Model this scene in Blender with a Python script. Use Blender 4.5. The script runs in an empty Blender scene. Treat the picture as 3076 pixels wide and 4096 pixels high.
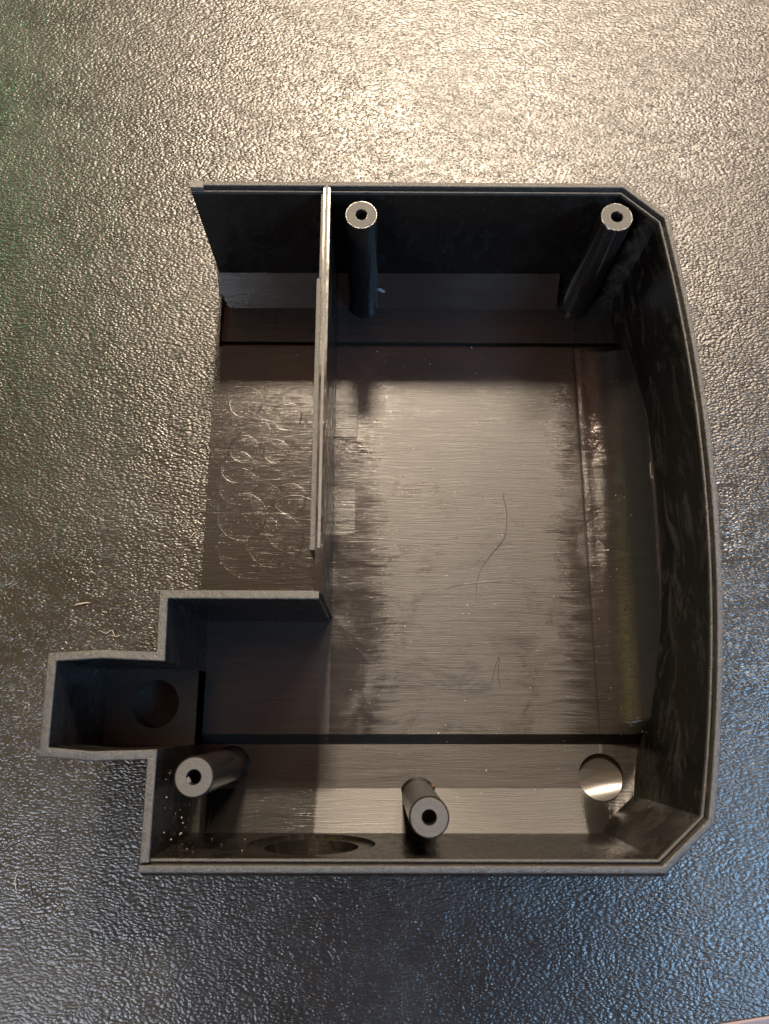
import bpy, bmesh, math, random
import numpy as np
from mathutils import Vector, Matrix
random.seed(7)
S = 0.001                                   # all builder numbers are millimetres
scene = bpy.context.scene
COL = scene.collection

# ------------------------------------------------------------------ camera
cam = bpy.data.cameras.new('camera')
cam.sensor_fit = 'VERTICAL'; cam.sensor_height = 36.0; cam.lens = 27.05
cam.clip_start = 0.005; cam.clip_end = 20
cam.dof.use_dof = True; cam.dof.focus_distance = 0.200; cam.dof.aperture_fstop = 26
camo = bpy.data.objects.new('camera', cam); COL.objects.link(camo)
R = ((0.99994215, 0.00299983, 0.01032913),
     (0.00023226, -0.96611839, 0.25809920),
     (0.01075341, -0.25808187, -0.96606320))
camo.matrix_world = Matrix(((R[0][0], -R[0][1], -R[0][2], 0.0),
                            (R[1][0], -R[1][1], -R[1][2], 0.0),
                            (R[2][0], -R[2][1], -R[2][2], 0.205),
                            (0, 0, 0, 1)))
scene.camera = camo

# ------------------------------------------------------------------ room light
w = bpy.data.worlds.new('World'); scene.world = w; w.use_nodes = True
bg = w.node_tree.nodes['Background']
bg.inputs['Color'].default_value = (0.66, 0.34, 0.23, 1); bg.inputs['Strength'].default_value = 0.45
scene.view_settings.view_transform = 'Standard'
scene.view_settings.look = 'None'
scene.view_settings.exposure = 0.0
scene.view_settings.gamma = 1.0

def lamp(name, loc, target, sx, sy, power, color, shape='RECTANGLE', spread=180):
    l = bpy.data.lights.new(name, 'AREA'); l.shape = shape; l.size = sx*S; l.size_y = sy*S
    l.energy = power; l.color = color; l.spread = math.radians(spread)
    o = bpy.data.objects.new(name, l); COL.objects.link(o)
    p = Vector(loc)*S; o.location = p
    o.rotation_euler = (Vector(target)*S-p).to_track_quat('-Z', 'Y').to_euler()
    return o
lamp('ceiling_lamp', (0, 960, 1000), (10, 80, 0), 165, 95, 68.0, (1.0, 0.81, 0.60))
lamp('ceiling_bounce', (60, 420, 1100), (20, 60, 0), 640, 620, 1.8, (1.0, 0.50, 0.32))
lamp('room_lamp', (450, 980, 1000), (10, 60, 0), 320, 160, 38.0, (1.0, 0.81, 0.62))
lamp('window_glow', (500, -225, 520), (90, -50, 0), 320, 150, 12.5, (0.36, 0.65, 1.0))
lamp('monitor_glow', (-330, -330, 420), (-60, -20, 0), 140, 100, 4.0, (0.80, 0.88, 1.0))
lamp('green_lamp', (-640, 760, 420), (-100, 160, 0), 120, 120, 2.2, (0.25, 1.0, 0.35))

lamp('olive_shade', (-460, 60, 560), (40, 20, 0), 80, 380, 0.6, (0.80, 0.64, 0.10))

# ------------------------------------------------------------------ node helpers
class NT:
    def __init__(s, name):
        s.m = bpy.data.materials.new(name); s.m.use_nodes = True
        s.t = s.m.node_tree; s.p = s.t.nodes['Principled BSDF']
        tc = s.t.nodes.new('ShaderNodeTexCoord')
        s.mm = s.vm('SCALE', tc.outputs['Object'], scale=1000.0)
    def n(s, t, **kw):
        x = s.t.nodes.new(t)
        for k, v in kw.items(): setattr(x, k, v)
        return x
    def put(s, sock, v):
        if isinstance(v, bpy.types.NodeSocket): s.t.links.new(v, sock)
        else: sock.default_value = v
    def vm(s, op, a, b=None, scale=None):
        x = s.n('ShaderNodeVectorMath', operation=op); s.put(x.inputs[0], a)
        if b is not None: s.put(x.inputs[1], b)
        if scale is not None: s.put(x.inputs['Scale'], scale)
        return x.outputs['Value'] if op in ('LENGTH', 'DISTANCE') else x.outputs['Vector']
    def ma(s, op, a, b=None, c=None, clamp=False):
        x = s.n('ShaderNodeMath', operation=op, use_clamp=clamp); s.put(x.inputs[0], a)
        if b is not None: s.put(x.inputs[1], b)
        if c is not None: s.put(x.inputs[2], c)
        return x.outputs[0]
    def noise(s, vec, scale, detail=2, rough=0.5, dist=0.0, color=False):
        x = s.n('ShaderNodeTexNoise'); s.put(x.inputs['Vector'], vec)
        s.put(x.inputs['Scale'], scale); s.put(x.inputs['Detail'], detail)
        s.put(x.inputs['Roughness'], rough); s.put(x.inputs['Distortion'], dist)
        return x.outputs['Color' if color else 'Fac']
    def rng(s, v, a, b, c, d, smooth=False):
        x = s.n('ShaderNodeMapRange', interpolation_type='SMOOTHSTEP' if smooth else 'LINEAR')
        for i, q in enumerate((v, a, b, c, d)): s.put(x.inputs[i], q)
        return x.outputs[0]
    def bump(s, h, strength, dist, normal=None):
        x = s.n('ShaderNodeBump'); s.put(x.inputs['Height'], h)
        s.put(x.inputs['Strength'], strength); s.put(x.inputs['Distance'], dist)
        if normal is not None: s.put(x.inputs['Normal'], normal)
        return x.outputs[0]
    def mix(s, f, a, b):
        x = s.n('ShaderNodeMix', data_type='RGBA'); s.put(x.inputs[0], f)
        s.put(x.inputs[6], a); s.put(x.inputs[7], b)
        return x.outputs[2]
    def set(s, **kw):
        for k, v in kw.items(): s.put(s.p.inputs[k.replace('_', ' ')], v)

def mat_desk():
    t = NT('desk_grain')
    warp = t.noise(t.mm, 0.11, 2, 0.5, color=True)
    w2 = t.vm('SCALE', t.vm('SUBTRACT', warp, (0.5, 0.5, 0.5)), scale=3.6)
    v = t.vm('ADD', t.mm, w2)
    v = t.vm('MULTIPLY', v, (0.80, 1.42, 1.0))
    a = t.noise(v, 0.9, 2.0, 0.55, 0.15)
    vo = t.n('ShaderNodeTexVoronoi', feature='SMOOTH_F1'); t.put(vo.inputs['Vector'], v)
    t.put(vo.inputs['Scale'], 1.25); t.put(vo.inputs['Smoothness'], 0.45)
    h = t.ma('ADD', t.ma('MULTIPLY', a, 0.75), t.ma('MULTIPLY', vo.outputs['Distance'], -0.85))
    fine = t.noise(t.mm, 4.0, 2, 0.6)
    h = t.ma('ADD', h, t.ma('MULTIPLY', fine, 0.10))
    nb = t.bump(h, 1.0, 0.00020)
    big = t.noise(t.mm, 0.03, 3, 0.6)
    t.set(Base_Color=t.mix(big, (0.0032, 0.0027, 0.0022, 1), (0.006, 0.005, 0.004, 1)),
          Roughness=t.rng(big, 0.3, 0.7, 0.30, 0.42), Normal=nb, Specular_IOR_Level=0.37)
    return t.m

def mat_plastic(name, base=0.010, r0=0.14, r1=0.30, grain=0.00002, gs=3.0, streak=(1, 1, 1), wave=0.00012, smear=0.42):
    t = NT(name)
    v = t.vm('MULTIPLY', t.mm, streak)
    sm = t.noise(v, 0.16, 5, 0.68, 1.6)
    g = t.noise(t.mm, gs, 3, 0.6)
    vo = t.n('ShaderNodeTexVoronoi'); t.put(vo.inputs['Vector'], t.mm); t.put(vo.inputs['Scale'], 0.45)
    speck = t.rng(vo.outputs['Distance'], 0.04, 0.12, 0.7, 0.0)
    sp = t.n('ShaderNodeSeparateXYZ'); t.put(sp.inputs[0], t.mm)
    zone = t.ma('MAXIMUM', t.rng(sp.outputs[0], 52.0, 66.0, 0.0, 1.0), t.rng(sp.outputs[1], -12.0, -22.0, 0.0, 0.15))
    wav = t.noise(v, 0.22, 4, 0.6, 0.8)
    nb = t.bump(t.ma('ADD', g, t.ma('MULTIPLY', speck, 2.5)), 1.0, grain)
    nb = t.bump(t.ma('MULTIPLY', wav, t.ma('ADD', t.ma('MULTIPLY', zone, 1.8), 0.6)), 1.0, wave, nb)
    res = t.ma('MULTIPLY', t.rng(sm, 0.50, 0.66, 0.0, 1.0), t.ma('ADD', zone, 0.06))
    col = t.mix(t.ma('MULTIPLY', res, smear), (base, base*.85, base*.75, 1), (0.035, 0.030, 0.026, 1))
    col = t.mix(speck, col, (base*7, base*6.2, base*5.2, 1))
    t.set(Base_Color=col, Roughness=t.rng(sm, 0.38, 0.62, r0, r1), Normal=nb, Specular_IOR_Level=0.34)
    return t.m

def mat_rim(name, base=0.017, rough=0.42):
    t = NT(name)
    g = t.noise(t.mm, 4.5, 3, 0.65)
    m = t.noise(t.mm, 0.6, 3, 0.6)
    nb = t.bump(t.ma('ADD', g, t.ma('MULTIPLY', m, 1.8)), 1.0, 0.00018)
    t.set(Base_Color=t.mix(m, (base*.5, base*.44, base*.38, 1), (base*1.6, base*1.4, base*1.2, 1)),
          Roughness=t.rng(m, 0.35, 0.65, rough-.10, rough+.12), Normal=nb, Specular_IOR_Level=0.4)
    return t.m

def mat_sanded(name):
    t = NT(name)
    v = t.vm('MULTIPLY', t.mm, (0.7, 3.5, 1))
    g = t.noise(v, 1.6, 4, 0.7, 0.4)
    t.set(Base_Color=t.mix(g, (0.010, 0.009, 0.008, 1), (0.045, 0.040, 0.034, 1)), Roughness=0.5, Specular_IOR_Level=0.24,
          Normal=t.bump(g, 1.0, 0.00016))
    return t.m

RINGS = [(-36.4, 71.2, 3.9), (-25.0, 80.8, 4.1), (-29.9, 57.0, 4.2), (-23.3, 57.0, 4.3), (-27.6, 70.5, 3.4),
         (-37.5, 60.5, 5.2), (-36.6, 85.0, 4.6), (-36, 52, 6.5), (-27, 45.5, 7.5), (-33, 44, 9.0), (-22, 50, 8.0), (-38, 66, 4.5)]
def mat_brushed(name, circles=False, base=0.007, rough=0.37, aniso=0.85, fine=0.00005, along=(0.10, 4.5)):
    t = NT(name)
    warp = t.noise(t.mm, 0.035, 2, 0.5, color=True)
    v = t.vm('ADD', t.mm, t.vm('SCALE', t.vm('SUBTRACT', warp, (.5, .5, .5)), scale=3.5))
    ln = t.noise(t.vm('MULTIPLY', v, (along[0], along[1], 0.5)), 1.0, 3, 0.65)
    cr = t.noise(t.vm('MULTIPLY', t.mm, (0.05, 1.2, 0.5)), 1.0, 3, 0.7)
    wearn = t.noise(t.vm('MULTIPLY', v, (0.03, 0.5, 0.1)), 1.0, 5, 0.72, 0.6)
    h = t.ma('ADD', ln, t.ma('MULTIPLY', cr, 0.5))
    sp = t.noise(t.mm, 4.0, 2, 0.7)
    h = t.ma('ADD', h, t.ma('MULTIPLY', sp, 0.35))
    ln2 = t.noise(t.vm('MULTIPLY', v, (along[0]*1.3, along[1]*0.6, 0.5)), 1.0, 2, 0.6)
    h = t.ma('ADD', h, t.ma('MULTIPLY', ln2, 0.35))
    nb = t.bump(h, 1.0, fine)
    rr = t.rng(wearn, 0.30, 0.66, rough-.05, rough+.05)
    if circles:
        s0 = t.n('ShaderNodeSeparateXYZ'); t.put(s0.inputs[0], t.mm)
        rr = t.ma('ADD', t.ma('MULTIPLY', t.ma('SUBTRACT', rr, rough), t.rng(s0.outputs[0], -15.0, -14.0, 0.35, 1.0)), rough)
        sx = t.n('ShaderNodeSeparateXYZ'); t.put(sx.inputs[0], t.mm)
        pk = t.rng(sx.outputs[0], 56.3, 57.3, 0.0, 1.0)
        lf = t.rng(sx.outputs[0], -15.0, -14.0, 0.17, 0.0)
        rr = t.ma('SUBTRACT', t.ma('SUBTRACT', rr, lf), t.ma('MULTIPLY', pk, 0.10))
        jag = t.noise(t.vm('MULTIPLY', v, (0.05, 0.9, 0.1)), 1.0, 4, 0.75, 0.5)
        jx = t.ma('ADD', sx.outputs[0], t.ma('MULTIPLY', t.ma('SUBTRACT', jag, 0.5), 26.0))
        big = t.noise(t.vm('MULTIPLY', t.mm, (1, 0.6, 1)), 0.05, 3, 0.6, 0.7)
        pol = t.ma('MAXIMUM', t.rng(jx, -4.0, 7.0, 1.0, 0.0, True), t.rng(jx, 44.0, 55.0, 0.0, 1.0, True))
        pol = t.ma('MULTIPLY', pol, t.rng(big, 0.34, 0.50, 0.35, 1.0, True))
        inr = t.ma('MULTIPLY', t.rng(sx.outputs[0], -12.0, -11.5, 0.0, 1.0), t.rng(sx.outputs[1], -6.4, -5.5, 0.0, 1.0))
        left_a = t.rng(sx.outputs[0], -15.0, -14.0, 0.5, aniso)
        smr = t.noise(t.vm('MULTIPLY', t.vm('ADD', t.mm, t.vm('SCALE', warp, scale=30.0)), (0.06, 0.11, 0.1)), 1.0, 5, 0.7, 1.0)
        rr = t.ma('SUBTRACT', rr, t.ma('MULTIPLY', t.rng(smr, 0.47, 0.64, 0.0, 0.085, True), inr))
        rr = t.ma('SUBTRACT', rr, t.ma('MULTIPLY', t.ma('MULTIPLY', pol, inr), 0.20))
        mill = t.noise(t.vm('MULTIPLY', t.mm, (0.12, 2.4, 0.12)), 1.0, 2, 0.5, 0.3)
        wob = t.noise(t.vm('MULTIPLY', t.mm, (0.25, 0.09, 0.2)), 1.0, 3, 0.6)
        nb = t.bump(t.ma('MULTIPLY', t.ma('ADD', mill, t.ma('MULTIPLY', wob, 5.0)), pk), 1.0, 0.000035, nb)
        sep = t.n('ShaderNodeSeparateXYZ'); t.put(sep.inputs[0], t.mm)
        flat = t.n('ShaderNodeCombineXYZ'); t.put(flat.inputs[0], sep.outputs[0]); t.put(flat.inputs[1], sep.outputs[1])
        tot = None
        for (cx, cy, r) in RINGS:
            d = t.vm('DISTANCE', flat.outputs[0], (cx, cy, 0.0))
            s = t.ma('SINE', t.ma('MULTIPLY', d, 13.0))
            k = t.ma('MULTIPLY', t.rng(d, r*0.45, r*0.98, 0.0, 1.0), t.rng(d, r, r+0.22, 1.0, 0.0))
            edge = t.ma('MULTIPLY', t.rng(d, r-0.14, r, 0.0, 1.0), t.rng(d, r, r+0.14, 1.0, 0.0))
            x = t.ma('ADD', t.ma('MULTIPLY', t.ma('MULTIPLY', s, 0.30), k), edge)
            tot = x if tot is None else t.ma('ADD', tot, x)
        left = t.rng(sep.outputs[0], -15.0, -14.0, 1.0, 0.0)
        nb = t.bump(t.ma('MULTIPLY', tot, left), 1.0, 0.000024, nb)
    if not circles: left_a = aniso
    tg = t.n('ShaderNodeTangent', direction_type='UV_MAP')
    t.set(Base_Color=t.mix(wearn, (base*.8, base*.75, base*.7, 1), (base*1.5, base*1.4, base*1.3, 1)),
          Roughness=rr, Anisotropic=left_a, Anisotropic_Rotation=0.25, Tangent=tg.outputs[0], Normal=nb, Specular_IOR_Level=0.29)
    return t.m

def mat_simple(name, col, rough, spec=0.5):
    t = NT(name)
    g = t.noise(t.mm, 2.0, 2, 0.5)
    t.set(Base_Color=t.mix(g, tuple(c*.8 for c in col)+(1,), tuple(min(1, c*1.2) for c in col)+(1,)),
          Roughness=rough, Specular_IOR_Level=spec)
    return t.m

M_DESK = mat_desk()
M_WALL = mat_plastic('moulded_black_plastic', 0.0035, 0.13, 0.34, 0.00002, 3.0, (1, 0.32, 0.7))
M_BOSS = mat_plastic('boss_black_plastic', 0.005, 0.10, 0.22, 0.000015, 3.0, (1, 1, 0.2), 0.0001, 0.3)
M_RIM = mat_rim('rim_plastic')
M_CUT = mat_rim('cut_edge_plastic', 0.042, 0.45)
M_SAND = mat_sanded('sanded_plastic')
M_FLOOR = mat_brushed('brushed_floor_plastic', True)
M_PAD = mat_brushed('scraped_pad_plastic', False, 0.007, 0.25, 0.75, 0.00010, (0.10, 3.6))
M_DISH = mat_brushed('turned_dish_plastic', False, 0.02, 0.22, 0.0, 0.000008, (4.0, 0.3))
M_HAIR = mat_simple('dark_hair', (0.012, 0.010, 0.009), 0.35)
M_LINT = mat_simple('pale_lint', (0.17, 0.15, 0.12), 0.8)
M_DUST = mat_simple('pale_dust', (0.26, 0.22, 0.17), 0.8)
M_EDGE = mat_simple('desk_edge_band', (0.045, 0.028, 0.030), 0.6)

# ------------------------------------------------------------------ mesh helpers
def link(name, bm, mat, parent=None, smooth=None):
    bmesh.ops.recalc_face_normals(bm, faces=bm.faces)
    uv = bm.loops.layers.uv.verify()
    for f in bm.faces:
        for l in f.loops: l[uv].uv = (l.vert.co.x*10, l.vert.co.y*10)
    if smooth is not None:
        for f in bm.faces: f.smooth = True
        for e in bm.edges:
            if len(e.link_faces) == 2 and e.calc_face_angle(0) > math.radians(smooth): e.smooth = False
    me = bpy.data.meshes.new(name); bm.to_mesh(me); bm.free()
    me.materials.append(mat)
    o = bpy.data.objects.new(name, me); COL.objects.link(o)
    if parent: o.parent = parent
    return o

def tag(o, label=None, cat=None, group=None, kind=None):
    if label: o['label'] = label
    if cat: o['category'] = cat
    if group: o['group'] = group
    if kind: o['kind'] = kind
    return o

def sweep(path, prof, bm=None):
    """closed profile (d inward, z) swept along an open 2-D path, mitred; d is to the right of travel"""
    bm = bm or bmesh.new(); P = [Vector(p) for p in path]; rings = []
    for i, p in enumerate(P):
        a = (P[i]-P[i-1]).normalized() if i else None
        b = (P[i+1]-P[i]).normalized() if i < len(P)-1 else None
        n1 = Vector((a.y, -a.x)) if a else None
        n2 = Vector((b.y, -b.x)) if b else None
        if n1 is None: m = n2
        elif n2 is None: m = n1
        else: m = (n1+n2)/(1+n1.dot(n2))
        rings.append([bm.verts.new(((p.x+m.x*d)*S, (p.y+m.y*d)*S, z*S)) for d, z in prof])
    k = len(prof)
    for r, q in zip(rings, rings[1:]):
        for j in range(k): bm.faces.new((r[j], r[(j+1) % k], q[(j+1) % k], q[j]))
    bm.faces.new(rings[0]); bm.faces.new(rings[-1])
    return bm

def box(bm, x0, x1, y0, y1, z0, z1, bev=0.0):
    vs = [bm.verts.new((x*S, y*S, z*S)) for x in (x0, x1) for y in (y0, y1) for z in (z0, z1)]
    fs = [(0, 1, 3, 2), (4, 6, 7, 5), (0, 4, 5, 1), (2, 3, 7, 6), (0, 2, 6, 4), (1, 5, 7, 3)]
    faces = [bm.faces.new([vs[i] for i in f]) for f in fs]
    if bev:
        es = list({e for f in faces for e in f.edges})
        bmesh.ops.bevel(bm, geom=es, offset=bev*S, segments=2, affect='EDGES', clamp_overlap=True)
    return bm

def lathe(bm, cx, cy, prof, n=48, close=False):
    rings = []
    for r, z in prof:
        rings.append([bm.verts.new(((cx+r*math.cos(2*math.pi*i/n))*S, (cy+r*math.sin(2*math.pi*i/n))*S, z*S)) for i in range(n)])
    for a, b in zip(rings, rings[1:]):
        for i in range(n): bm.faces.new((a[i], a[(i+1) % n], b[(i+1) % n], b[i]))
    if close: bm.faces.new(rings[0]); bm.faces.new(rings[-1])
    return bm

def tube(bm, pts, r, n=6):
    P = [Vector(p) for p in pts]; rings = []
    for i, p in enumerate(P):
        d = (P[min(i+1, len(P)-1)]-P[max(i-1, 0)]).normalized()
        u = d.cross(Vector((0, 0, 1)))
        u = u.normalized() if u.length > 1e-4 else Vector((1, 0, 0))
        v = u.cross(d); rr = r(i/(len(P)-1)) if callable(r) else r
        rings.append([bm.verts.new((p+u*math.cos(2*math.pi*k/n)*rr+v*math.sin(2*math.pi*k/n)*rr)*S) for k in range(n)])
    for a, b in zip(rings, rings[1:]):
        for k in range(n): bm.faces.new((a[k], a[(k+1) % n], b[(k+1) % n], b[k]))
    bm.faces.new(rings[0]); bm.faces.new(rings[-1])
    return bm

def spline(pts, per=8):
    P = [Vector(p) for p in pts]; P = [2*P[0]-P[1]]+P+[2*P[-1]-P[-2]]; out = []
    for i in range(1, len(P)-2):
        for k in range(per):
            t = k/per; a, b, c, d = P[i-1:i+3]
            out.append(0.5*((2*b)+(c-a)*t+(2*a-5*b+4*c-d)*t*t+(3*b-a-3*c+d)*t**3))
    out.append(P[-2]); return out

def cut(o, cutters):
    for bm in cutters:
        bmesh.ops.recalc_face_normals(bm, faces=bm.faces)
        me = bpy.data.meshes.new('cutter'); bm.to_mesh(me); bm.free()
        c = bpy.data.objects.new('cutter', me); COL.objects.link(c)
        md = o.modifiers.new('b', 'BOOLEAN'); md.operation = 'DIFFERENCE'; md.solver = 'EXACT'; md.object = c
        dg = bpy.context.evaluated_depsgraph_get(); dg.update()
        new = bpy.data.meshes.new_from_object(o.evaluated_get(dg))
        o.modifiers.clear(); old = o.data; o.data = new; bpy.data.meshes.remove(old)
        bpy.data.objects.remove(c); bpy.data.meshes.remove(me)

# ------------------------------------------------------------------ the desk
bm = bmesh.new()
ang = math.atan2(1.7, 12.6)
desk_pts = [(-900, 900), (900, 900), (900, -69.6+math.tan(ang)*(900-80.3)), (-900, -69.6-math.tan(ang)*(900+80.3))]
vs = [bm.verts.new((x*S, y*S, 0)) for x, y in desk_pts]; vb = [bm.verts.new((x*S, y*S, -0.025)) for x, y in desk_pts]
bm.faces.new(vs); bm.faces.new(vb[::-1])
for i in range(4): bm.faces.new((vs[i], vs[(i+1) % 4], vb[(i+1) % 4], vb[i]))
tag(link('desk', bm, M_DESK), kind='structure')
bm = bmesh.new()
sweep([(desk_pts[2][0], desk_pts[2][1]), (desk_pts[3][0], desk_pts[3][1])],
      [(0.02, 0.35), (-0.4, 0.6), (-1.4, 0.6), (-3, 0.1), (-3, -25), (0.02, -25)], bm)
edge = link('desk_edging', bm, M_EDGE); tag(edge, kind='structure')

# ------------------------------------------------------------------ enclosure
enc = bpy.data.objects.new('plastic_enclosure', None); COL.objects.link(enc)
tag(enc, 'open black plastic enclosure half with screw bosses and divider wall, lying on the desk', 'enclosure')

ys = np.array([117, 88, 65.1, 38.4, 13.9, -4.5, -20.1]); xs = np.array([70.5, 73.4, 74.6, 74.3, 72.0, 69.2, 66.5])
cf = np.polyfit(ys, xs, 3)
curve = [(float(np.polyval(cf, y)), float(y)) for y in np.linspace(117, -20.1, 40)]
pathA = [(-45.3, 126.0), (60.4, 126.2)]+curve+[(55.8, -29.2), (-45.2, -28.9)]
pathB = [(-45.2, -26.8), (-45.2, -8.0), (-56, -8.3), (-66.7, -7.4), (-67.0, 12.8), (-56, 13.5), (-45.0, 13.0), (-45.3, 25.8), (-12.0, 25.7)]

# outer wall body, ledge bead on the inside of the tongue
profA = [(-0.7, 0.3), (-0.75, 42.4), (-0.45, 43.1), (0.2, 43.5), (2.05, 43.5), (2.15, 43.85), (2.45, 43.85), (2.55, 43.5), (2.75, 8.0), (2.75, 0.3)]
wall = link('outer_wall', sweep(pathA, profA), M_WALL, enc, 35)
def cyl_y(cx, cz, r, y0, y1, n=72):
    b = bmesh.new(); a = [[b.verts.new(((cx+r*math.cos(2*math.pi*i/n))*S, y*S, (cz+r*math.sin(2*math.pi*i/n))*S)) for i in range(n)] for y in (y0, y1)]
    for i in range(n): b.faces.new((a[0][i], a[0][(i+1) % n], a[1][(i+1) % n], a[1][i]))
    b.faces.new(a[0]); b.faces.new(a[1]); return b
cut(wall, [cyl_y(-13.8, 26, 10.1, -29.0, -20), cyl_y(-13.8, 26.0, 13.8, -27.0, -20)])
profB = [(-0.1, 0.3), (-0.1, 44.6), (0.1, 44.9), (0.25, 45.0), (1.65, 45.0), (1.85, 44.8), (1.9, 44.5), (1.75, 8), (1.7, 0.3)]
bmB = sweep(pathB, profB)
link('side_wall', bmB, M_WALL, enc, 35)
# worn rim faces
tongue = [(0.18, 43.2), (0.12, 44.5), (0.35, 44.95), (0.55, 45.05), (1.4, 45.05), (1.55, 44.9), (1.62, 43.2)]
link('rim_lip', sweep(pathA, tongue), M_RIM, enc, 35)
link('rim_lip', sweep(pathB, [(0.0, 44.7), (0.1, 44.98), (0.25, 45.06), (1.62, 45.06), (1.8, 44.9), (1.82, 44.7)]), M_RIM, enc, 35)
link('rim_bead', sweep(pathA, [(2.02, 43.2), (2.08, 43.95), (2.2, 44.06), (2.42, 44.06), (2.56, 43.93), (2.6, 43.2)]), M_RIM, enc, 35)
bm = bmesh.new(); box(bm, -45.35, -42.2, 123.75, 125.9, 43.2, 45.12, 0.15)
link('rim_end_block', bm, M_CUT, enc)

# floor: one moulded surface
XW = lambda y: float(np.polyval(cf, min(max(y, -20.1), 117)))
def sst(a, b, v):
    t = min(1, max(0, (v-a)/(b-a))); return t*t*(3-2*t)
def lin(a, b, v): return min(1, max(0, (v-a)/(b-a)))
Y0, Y1 = -4.0, 102.1
def zf(x, y):
    band = 2.5
    # long edges: sloped ledge up to the wall foot
    k = 1-lin(52.6, 53.4, x) if y > 50 else 1-sst(50, 60, x)
    if y > 115.8: band += k*7.5*(y-115.8)/8.6
    if y < -17: band += k*7.5*(-17-y)/8.8
    # raised plateau with bevelled sides
    if y > 90: band -= 1.3*lin(102.2, 102.9, y)*lin(105.0, 104.6, y)
    plat = 2.5*min(lin(Y0-2.5, Y0, y), lin(Y1+0.9, Y1, y))
    dip = 0.10*sst(55.9, 56.5, x)*(1-sst(56.9, 57.8, x))
    z = band+plat-dip*lin(0, 2.4, plat)
    # long concave fillet against the curved wall
    e = min(lin(-7.5, -2.5, y-0.25*max(0, x-58)), lin(103.5, 101.2, y+0.18*max(0, x-60)))
    if x > 57 and e > 0:
        xr = max(0.0, x-57.6-0.02*(y-50)); rad = 13.5
        q = rad-math.sqrt(max(0.0, rad*rad-min(xr, rad-0.3)**2))
        z = z+q*e
    # corner floors rise towards the chamfered corners
    if y < -8 and x > 58: z += 6*sst(0, 16, (x-58)*0.72+(-16-y)*0.7-2)
    # little rib closing the tray at the open side
    if x < -44.9 and 102 < y < 118.8: z = max(z, 5.0)
    return z
def lines(a, b, step, extra):
    v = list(np.arange(a, b, step))+[b]+extra
    v = sorted(set(round(float(q), 3) for q in v)); out = [v[0]]
    for q in v[1:]:
        if q-out[-1] > 0.02: out.append(q)
    return out
xl = [-45.9, -44.95, -44.85, -44.0]+list(np.arange(-42, 50, 6.0))+lines(50, 76.5, 0.42, [52.6, 53.4])
yl = lines(-28.5, 1.0, 0.5, [-26.5, -17, -17.05, -6.5, -6.45, -4.0, -4.05])+list(np.arange(4, 97, 4.0))+lines(98, 125, 0.5, [101.95, 102.05, 102.1, 102.95, 103.0, 104.6, 105.0, 105.05, 115.8, 115.85, 118.75, 118.85])
def inside_x(x, y):                     # keep the sheet inside the wall thickness
    lim = XW(y)-0.9
    if y > 117: lim = min(lim, 60.4+(126.2-y)*(70.5-60.4)/9.2-1.2)
    if y < -20.1: lim = min(lim, 66.5-(-20.1-y)*(66.5-55.8)/9.1-1.2)
    return min(x, lim)
bm = bmesh.new(); grid = []
for y in yl:
    row = []
    for x in xl:
        xx = x if x < 50 else 50+(x-50)*(inside_x(76.5, y)-50)/26.5
        if x <= 54: xx = min(x, inside_x(76.5, y)-(54-x)*0.05-1)
        row.append((xx, y, zf(xx, y)))
    # keep columns ordered
    for i in range(1, len(row)):
        if row[i][0] <= row[i-1][0]: row[i] = (row[i-1][0]+0.01, y, zf(row[i-1][0]+0.01, y))
    grid.append([bm.verts.new((a*S, b*S, c*S)) for a, b, c in row])
for j in range(len(yl)-1):
    for i in range(len(xl)-1): bm.faces.new((grid[j][i], grid[j][i+1], grid[j+1][i+1], grid[j+1][i]))
edges = [e for e in bm.edges if len(e.link_faces) == 1]
ret = bmesh.ops.extrude_edge_only(bm, edges=edges)
low = [v for v in ret['geom'] if isinstance(v, bmesh.types.BMVert)]
for v in low: v.co.z = 0.25*S
bmesh.ops.contextual_create(bm, geom=[e for e in bm.edges if len(e.link_faces) == 1])
floor = link('floor_plate', bm, M_FLOOR, enc, 30)
hole = bmesh.new(); lathe(hole, 56.3, -14.3, [(5.6, 0.6), (5.6, 9)], 64, True)
cut(floor, [hole])

# concave disc at the bottom of the corner recess
bm = bmesh.new(); RD = 9.0; n = 56; prev = None
rings = []
for k in range(15):
    r = 5.58*k/14
    ring_v = []
    for i in range(n if k else 1):
        u, v = r*math.cos(2*math.pi*i/n), r*math.sin(2*math.pi*i/n)
        zz = 0.45+(v-1.1)**2/(2*RD)+(u+4.0)**2/80-0.02*u*v    # hollow, deepest towards the upper left
        ring_v.append(bm.verts.new(((56.3+u)*S, (-14.3+v)*S, zz*S)))
    rings.append(ring_v)
for i in range(n): bm.faces.new((rings[0][0], rings[1][i], rings[1][(i+1) % n]))
for a, b in zip(rings[1:], rings[2:]):
    for i in range(n): bm.faces.new((a[i], b[i], b[(i+1) % n], a[(i+1) % n]))
link('recess_dish', bm, M_DISH, enc, 60)

# divider wall
bm = bmesh.new(); box(bm, -13.05, -11.4, 25.0, 124.2, 3, 45.0, 0.12)
link('divider_wall', bm, M_WALL, enc)
bm = bmesh.new(); box(bm, -12.75, -11.75, 34.6, 124.9, 44.4, 45.12, 0.2)
dl = link('rim_lip', bm, M_CUT, enc)
bm = bmesh.new(); box(bm, -13.6, -12.9, 99.6, 122.6, 30, 44.7, 0.15); box(bm, -14.2, -12.91, 34.4, 99.7, 30, 44.5, 0.15)
link('divider_step', bm, M_RIM, enc)

# side pocket block with its round sink
bm = bmesh.new(); box(bm, -65.6, -43.3, -6.6, 11.6, 0.4, 13.0, 0.25)
blk = link('pocket_block', bm, M_PAD, enc)
c = bmesh.new(); lathe(c, -53.3, 3.2, [(5.7, 6.0), (5.7, 16)], 56, True)
cut(blk, [c])

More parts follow.
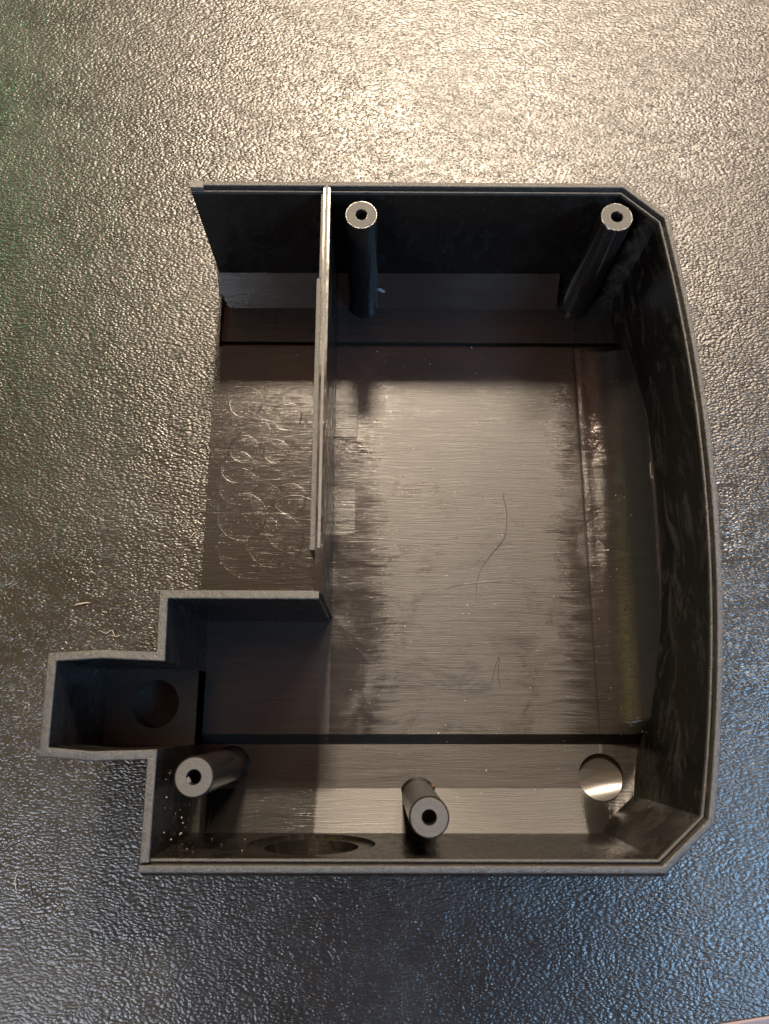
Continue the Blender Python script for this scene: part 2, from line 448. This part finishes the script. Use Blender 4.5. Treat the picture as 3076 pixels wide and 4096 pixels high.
# screw bosses
def boss(x, y, top, label=None, lean=(0, 0), z0=1.5):
    bm = bmesh.new(); n = 48
    lathe(bm, 0, 0, [(1.35, top-16), (1.35, top-0.2), (1.5, top-0.02), (3.75, top-0.02), (3.98, top-0.3), (4.0, 4.2), (4.12, 3.4), (4.6, 2.6), (4.7, z0)], n)
    bm.faces.new([v for v in bm.verts if abs(v.co.z-(top-16)*S) < 1e-7])
    for v in bm.verts:
        k = 1-v.co.z/(top*S); v.co.x += (x+lean[0]*k)*S; v.co.y += (y+lean[1]*k)*S
    o = link('screw_boss', bm, M_BOSS, enc, 35)
    bm = bmesh.new(); lathe(bm, x, y, [(1.47, top-0.1), (1.55, top+0.05), (3.6, top+0.05), (3.78, top-0.1)], n)
    f = link('sanded_face', bm, M_SAND, o)
    if label:
        o['label'] = label
        bm = bmesh.new(); box(bm, x-1.9, x-0.75, y-1.35, y+0.1, top-1.2, top-0.06, 0.25)
        bmesh.ops.rotate(bm, cent=Vector((x-1.2, y-.7, top))*S, matrix=Matrix.Rotation(math.radians(35), 3, 'Z'), verts=bm.verts)
        link('hole_burr', bm, M_CUT, o)
    return o
boss(-3.9, 117.3, 44); boss(58.0, 117.2, 44); boss(-36.0, -11.4, 44, 'screw boss with a chipped, out of round hole'); boss(10.5, -18.9, 44)

# gusset rib beside the lower left boss
bm = bmesh.new(); box(bm, -41.3, -39.9, -26.6, -13, 1.5, 11.5, 0.15)
link('gusset_rib', bm, M_WALL, enc)

# scraped pads in the floor at the foot of the divider and the step wall
for (x0, x1, y0, y1) in ((-12.9, -5.5, 74.7, 88.0), (-12.9, -5.8, 47.1, 60.0), (-33.3, -20.7, 19.8, 25.0)):
    low = y0 < 30
    bm = bmesh.new(); box(bm, x0, x1, y0, y1, 4.0, 5.07 if low else 5.22, 0.05 if low else 0.08)
    link('scraped_pad', bm, M_FLOOR if low else M_PAD, enc)
# ragged cut edge of the upper pad
bm = bmesh.new()
yy = 75.0
while yy < 87.8:
    l = random.uniform(0.3, 1.1); d = random.uniform(0.1, 0.35)
    box(bm, -5.5, -5.5+d, yy, yy+l, 4.6, 5.1+random.uniform(0, .25)); yy += l+random.uniform(0, .25)
link('pad_burr', bm, M_CUT, enc)

# ejector pin rings draped on the floor
def ring(cx, cy, r, a0=0, a1=360):
    pts = []
    for i in range(65):
        a = math.radians(a0+(a1-a0)*i/64); x, y = cx+r*math.cos(a), cy+r*math.sin(a)
        pts.append((x, y, zf(x, y)+0.02))
    return link('ejector_mark', tube(bmesh.new(), pts, 0.11, 6), M_FLOOR, enc, 60)
ring(61.3, 48.3, 5.3); ring(-23.7, 112.0, 6.0)

# ------------------------------------------------------------------ hairs, lint, dust
def hair(name, pts, r, label, cat, mat, zlift=0.1):
    P = spline([(x, y, z) for x, y, z in pts], 8)
    o = link(name, tube(bmesh.new(), P, lambda t: r*(1-0.5*abs(2*t-1)**3), 6), mat, None, 60)
    tag(o, label, cat); return o
hair('hair', [(34.1, 58.9, 5.1), (35.1, 53, 5.2), (34.2, 46.6, 5.3), (30.3, 41.6, 5.15), (27.1, 36.6, 5.1), (25.9, 29.5, 5.1)], 0.07,
     'long dark curved hair running down the middle of the enclosure floor', 'hair', M_HAIR)
hair('hair', [(14.4, 31.3, 5.1), (20.9, 33.5, 5.2), (28.3, 34.5, 5.35), (34.4, 34.6, 5.15), (38.5, 35.0, 5.1)], 0.04,
     'nearly straight dark hair lying crosswise over the long curved hair', 'hair', M_HAIR)
hair('hair', [(29.1, 7.4, 5.1), (30.5, 12.6, 5.2), (31.6, 14.9, 5.2), (31.2, 11, 5.15), (31.6, 7.6, 5.1)], 0.05,
     'short folded dark hair near the lower groove of the enclosure floor', 'hair', M_HAIR)
hair('lint_fibre', [(-80.1, 28.8, .35), (-78, 29.3, .45), (-76.1, 29.5, .35)], 0.16, 'short straight pale fibre on the desk left of the step wall', 'fibre', M_LINT)
hair('lint_fibre', [(-72.9, 22.2, .35), (-71, 21.4, .5), (-69.6, 22.2, .4), (-68.6, 20.6, .45), (-67.2, 21.0, .35)], 0.09, 'curly pale fibre on the desk above the side pocket', 'fibre', M_LINT)
hair('lint_fibre', [(-87.2, -36.6, .35), (-87.5, -38.5, .45), (-86.9, -40.7, .35)], 0.10, 'faint upright pale fibre on the desk below the side pocket', 'fibre', M_LINT)
hair('lint_fibre', [(-50.6, 47.2, .35), (-49.9, 48.2, .45), (-49.1, 48.9, .35)], 0.14, 'stubby pale fibre on the desk beside the open floor edge', 'fibre', M_LINT)

def flake(x, y, z, l, w, rz, mat, label):
    b = bmesh.new(); n = 9; top = []; bot = []
    for i in range(n):
        a = 2*math.pi*i/n; k = random.uniform(0.75, 1.1)
        px, py = l*k*math.cos(a), w*k*math.sin(a)
        q = (x+px*math.cos(rz)-py*math.sin(rz), y+px*math.sin(rz)+py*math.cos(rz), z+0.35*px/l)
        top.append(b.verts.new(Vector(q)*S)); bot.append(b.verts.new((Vector(q)-Vector((0, 0, .12)))*S))
    b.faces.new(top); b.faces.new(bot[::-1])
    for i in range(n): b.faces.new((top[i], top[(i+1) % n], bot[(i+1) % n], bot[i]))
    tag(link('plastic_flake', b, mat), label, 'flake')
M_FLK = mat_simple('pale_flake', (0.16, 0.17, 0.20), 0.4); M_RED = mat_simple('reddish_flake', (0.05, 0.025, 0.022), 0.5)
flake(1.3, 118.2, 8.4, 1.3, 0.6, -0.7, M_FLK, 'pale plastic shaving on the ledge beside the upper middle boss')
flake(13.9, -16.3, 3.0, 1.0, 0.55, 0.2, M_RED, 'tiny reddish plastic flake at the foot of the lower middle boss')
bm = bmesh.new()
def speck(x, y, z, r):
    bmesh.ops.create_icosphere(bm, subdivisions=1, radius=r*S, matrix=Matrix.Translation((x*S, y*S, z*S)) @ Matrix.Diagonal((random.uniform(.6, 1.8), random.uniform(.6, 1.6), .6, 1)))
for i in range(260):
    x, y = random.uniform(-43, 68), random.uniform(-24, 114)
    if x < -14 and y < 26: continue
    speck(x, y, zf(x, y)+0.03, random.choice((0.05, 0.06, 0.07, 0.07, 0.11)))
for i in range(90):
    x, y = random.uniform(-95, -48), random.uniform(-60, 100)
    speck(x, y, 0.3, random.choice((0.06, 0.08, 0.12)))
for i in range(30):
    y = random.uniform(-25, -10); speck(-42.5+random.uniform(-.2, .5), y, random.uniform(14, 42), random.choice((.05, .08, .12)))
for i in range(9):
    speck(random.uniform(-42, -24), -26.1, random.uniform(20, 38), random.choice((.05, .07, .09)))
tag(link('dust', bm, M_DUST), 'fine pale dust specks scattered over the floor of the enclosure and the desk', 'dust', kind='stuff')
